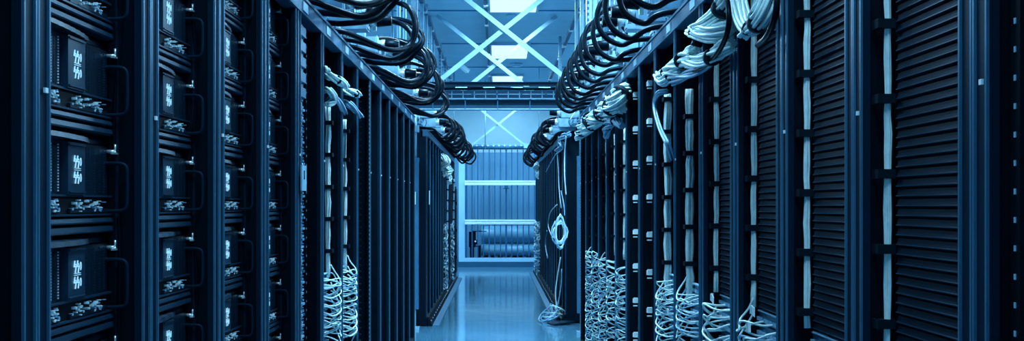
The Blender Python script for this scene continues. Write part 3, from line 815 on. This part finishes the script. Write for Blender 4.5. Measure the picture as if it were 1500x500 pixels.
hank('cable_hank', [A(1072, 62, .76), A(1052, 78, .73), A(1030, 90, .72), A(1008, 92, .735)], .026, 14, .0055, 'pale cable hank crossing the post below the level one', (.5,), seed=5)
hank('cable_hank', [A(1022, 52, .745), A(1020, 66, .735), A(1008, 78, .735), A(994, 96, .74)], .018, 9, .0055, 'short pale cable hank dropping between two tied hanks', (.3,), seed=6)
hank('cable_hank', [A(1020, 80, .74), A(1000, 88, .73), A(984, 100, .735), A(966, 114, .75)], lambda t: .034 * (1 - .35 * t), 16, .0062, 'pale cable hank sloping down left to the tied ends', (.35, .8), seed=7)
hank('cable_hank', [A(1000, 104, .745), A(985, 108, .735), A(970, 120, .74), A(963, 112, .755)], .02, 10, .0065, 'short bunch of pale cable ends beside the thick bundles', (.4,), seed=8)
hank('cable_hank', [A(1045, 86, .76), A(1022, 104, .735), A(1002, 112, .735), A(984, 120, .75)], .018, 8, .006, 'dull grey cable hank under the sloping pale one', (), 'lead2', seed=9)
hank('cable_loop', [A(978, 134, .79), A(964, 138, .75), A(959, 156, .74), A(966, 186, .74), A(978, 212, .75), A(986, 232, .80)], .010, 4, .0055, 'loose loop of thin cables beside the farther thick bundle', (), 'lead2', seed=10, cat='cable loop')
def hose(path, lb):
    P0 = Vector(path[0]); mb = MB(); mb.tube(smooth([Vector(p) - P0 for p in path], 5), .009, 8)
    tag(mb.build('black_hose', M['rubber'], None, tuple(P0)), lb, 'cable')
hose([A(1060, -20, .72), A(1067, 12, .715), A(1066, 45, .715), A(1052, 76, .715), A(1030, 98, .72), A(1008, 106, .73)], 'black cable curving round the pale hanks at the third right post')
hose([A(1138, -20, .72), A(1137, 15, .715), A(1131, 38, .715), A(1122, 56, .72), A(1110, 66, .74)], 'black cable curving round the U shaped hank at top right')
# middle hanks
for q, (pts, rd, nn, lb) in enumerate((
    ([A(918, 128, .78), A(908, 140, .73), A(896, 156, .70), A(886, 172, .72)], .05, 20, 'large pale hank nearest the camera in the middle of the right row'),
    ([A(912, 160, .75), A(898, 150, .71), A(884, 162, .70), A(872, 180, .73)], .048, 20, 'pale hank twisted under the large middle one'),
    ([A(892, 152, .73), A(880, 168, .70), A(868, 180, .70), A(857, 194, .72)], .052, 20, 'pale hank bulging out over the farther right racks'),
    ([A(872, 166, .74), A(862, 178, .71), A(853, 190, .71), A(846, 202, .73)], .05, 18, 'pale hank at the far end of the near right row'),
    ([A(912, 185, .77), A(900, 176, .74), A(890, 184, .74), A(888, 200, .76)], .03, 10, 'small dull hank below the large middle one'))):
    hank('cable_hank', pts, lambda t, rd=rd: rd * (.55 + .6 * math.sin(math.pi * t)), nn + 14, .007, lb, (.3, .72), 'lead' if q != 4 else 'lead2', 4, 30 + q)
# left hanks
hank('cable_hank', [A(474, 106, -.80), A(485, 113, -.755), A(498, 119, -.735), A(507, 126, -.74)], .019, 10, .0055, 'pale tied cable stub poking out of the nearer left open rack', (.55,), seed=14)
hank('cable_hank', [A(474, 134, -.80), A(482, 132, -.76), A(490, 146, -.75), A(478, 154, -.78)], .014, 7, .005, 'small curled pale cable behind the post of the nearer left open rack', (), seed=15)
hank('cable_hank', [A(476, 152, -.80), A(486, 142, -.76), A(496, 150, -.75), A(506, 166, -.79)], .012, 6, .005, 'drooping grey cable under the nearer left stub', (), 'lead2', seed=16)
hank('cable_hank', [A(503, 132, -.80), A(510, 134, -.76), A(520, 137, -.74), A(526, 139, -.74)], .018, 9, .0055, 'pale tied cable stub poking out of the farther left open rack', (.7,), seed=17)
hank('cable_hank', [A(503, 151, -.80), A(511, 153, -.76), A(520, 162, -.745), A(528, 170, -.76)], .016, 7, .0055, 'drooping grey cable under the farther left stub', (), 'lead2', seed=18)
hank('cable_hank', [A(474, 103, -.80), A(478, 100, -.77), A(481, 106, -.76)], .010, 6, .005, 'tiny pale cable end above the nearer left stub', (), seed=19)
# far hanks
for px, py, x, lb in ((651, 240, -.74, 'small pale knot of cable on the far left row, nearer one'), (659, 256, -.74, 'small pale knot of cable on the far left row, farther one'), (786, 250, .74, 'small pale knot of cable on the far right row near the gate')):
    c = at(px, py, x); rr = random.Random(px)
    hank('cable_knot', [tuple(c + Vector((rr.uniform(-.06, .06), rr.uniform(-.2, .2), .11 - .05 * k))) for k in range(6)], .045, 12, .012, lb, (), seed=px, cat='cable knot')
hank('cable_knot', [A(834, 196, .80), A(826, 200, .76), A(820, 206, .75), A(824, 214, .76), A(816, 222, .76)], .03, 8, .008, 'curled grey cables at the top of the far right row', (), 'lead2', seed=77, cat='cable knot')

def loose(name, path, r, m, label, cat, group=None, k=5):
    P0 = Vector(path[0]); mb = MB(); mb.tube(smooth([Vector(p) - P0 for p in path], k), r, 7)
    return tag(mb.build(name, M[m], None, tuple(P0)), label, cat, group)
XF = .755
loose('hanging_cable', [A(818, 200, XF), A(817, 225, XF), A(818, 250, XF), A(819, 275, XF), A(822, 305, XF)], .007, 'lead2', 'loose grey cable hanging down the far right row, left one', 'cable')
loose('hanging_cable', [A(829, 200, XF), A(827, 225, XF), A(827, 255, XF), A(829, 285, XF)], .007, 'lead', 'loose pale cable hanging down the far right row, right one', 'cable')
loose('hanging_cable', [A(822, 280, XF), A(826, 300, XF), A(827, 316, XF)], .006, 'lead2', 'short loose cable just above the cable coil', 'cable')
loose('hanging_cable', [A(816, 300, XF), A(806, 312, XF), A(803, 330, XF), A(808, 345, XF), A(815, 352, XF)], .007, 'lead', 'pale cable bowing out left of the cable coil', 'cable')
loose('hanging_cable', [A(801, 338, XF), A(799, 358, XF), A(802, 378, XF)], .009, 'lead2', 'lone cable hanging left of and below the coil', 'cable')
loose('hanging_cable', [A(815, 225, XF), A(806, 240, XF), A(800, 252, XF)], .005, 'lead2', 'thin dark cable curving left at the top of the far right row', 'cable')
coil = empty('cable_coil', A(821, 338, .69), 'coil of pale cable hanging on the near end of the far right row', 'cable coil')
b = MB(); rr = random.Random(9); c0 = at(823, 338, .74)
for k in range(11):
    a0 = rr.uniform(-.3, .3); rx = rr.uniform(.05, .10); rz = rr.uniform(.10, .19); ox = rr.uniform(-.03, .03)
    b.tube([(-.01 + ox * .4 + rx * .95 * math.cos(t * .5236), ox + rx * 1.6 * math.cos(t * .5236 + a0) * .8, rz * math.sin(t * .5236) + rr.uniform(-.012, .012) - .02) for t in range(12)], .0075, 6, rr.choice((0, 0, 1)), True)
b.build('coil_turns', [M['lead'], M['lead2']], coil)
pile = empty('cable_pile', (.64, 12.35, 0), 'tangled pile of pale cable on the floor at the right', 'cable pile')
b = MB(); rr = random.Random(13)
for k in range(15):
    cx, cy = rr.uniform(-.07, .10), rr.uniform(-.05, .5); rx, ry = rr.uniform(.05, .12), rr.uniform(.12, .3); hz = rr.uniform(.01, .20); ph = rr.random() * 6
    b.tube([(cx + rx * math.cos(t * .449), cy + ry * math.sin(t * .449), .012 + hz * (.5 + .5 * math.sin(t * .449 + ph))) for t in range(14)], .0075, 6, rr.choice((0, 1, 1, 2)), True)
b.build('loose_turns', [M['lead'], M['lead2'], M['rubber']], pile)
loose('hanging_cable', [(.74, 12.5, .75), (.70, 12.52, .5), (.68, 12.5, .3), (.71, 12.5, .10)], .008, 'lead', 'pale cable dropping down into the floor pile', 'cable')
loose('hanging_cable', [(.745, 12.38, .62), (.735, 12.40, .4), (.70, 12.42, .2), (.66, 12.4, .06)], .007, 'lead2', 'grey cable dropping down into the floor pile', 'cable')
bd = MB().bar((0, 0, .01), (.24, .12, .03), .16, .012)
tag(bd.build('flat_board', M['slat'], None, (.60, 12.12, .005)), 'dark flat board lying on the floor before the cable pile', 'board')
# paper labels on leads
for px, py, x, a, lb in ((1102, 457, .79, .3, 'white paper label on the leads of the third right rack, upper one'), (1096, 479, .785, -.4, 'white paper label on the leads of the third right rack, lower one'), (1043, 441, .785, .9, 'narrow white paper label on the leads of the fourth right rack'), (978, 458, .77, .2, 'crumpled white paper label among the leads of the farther thick bundle')):
    c = at(px, py, x); b = MB(); b.bar((0, -.03, 0), (.004, .03, .012 * a), .002, .028, 0, (0, 0, 1))
    b.bar((0.0, .03, .012 * a), (.014, .045, .012 * a), .002, .026)
    tag(b.build('paper_label', M['white'], None, tuple(c)), lb, 'label')

# ------------------------------------------------------------------ world, camera, view
wd = bpy.data.worlds.new('world'); SC.world = wd; wd.use_nodes = True
wd.node_tree.nodes['Background'].inputs[0].default_value = (.02, .06, .12, 1)
wd.node_tree.nodes['Background'].inputs[1].default_value = .3
cam = bpy.data.cameras.new('camera'); co = bpy.data.objects.new('camera', cam); COL.objects.link(co)
co.location = (0, 0, H); co.rotation_euler = (math.radians(90), 0, 0)
cam.sensor_width = 36; cam.sensor_fit = 'HORIZONTAL'; cam.lens = F / 1500 * 36
cam.shift_x = (750 - VX) / 1500; cam.shift_y = (VY - 250) / 1500
cam.clip_start = .05; cam.clip_end = 100
SC.camera = co
SC.view_settings.view_transform = 'Standard'; SC.view_settings.look = 'None'
SC.view_settings.exposure = 0.0; SC.view_settings.gamma = 1; SC.view_settings.use_curve_mapping = False
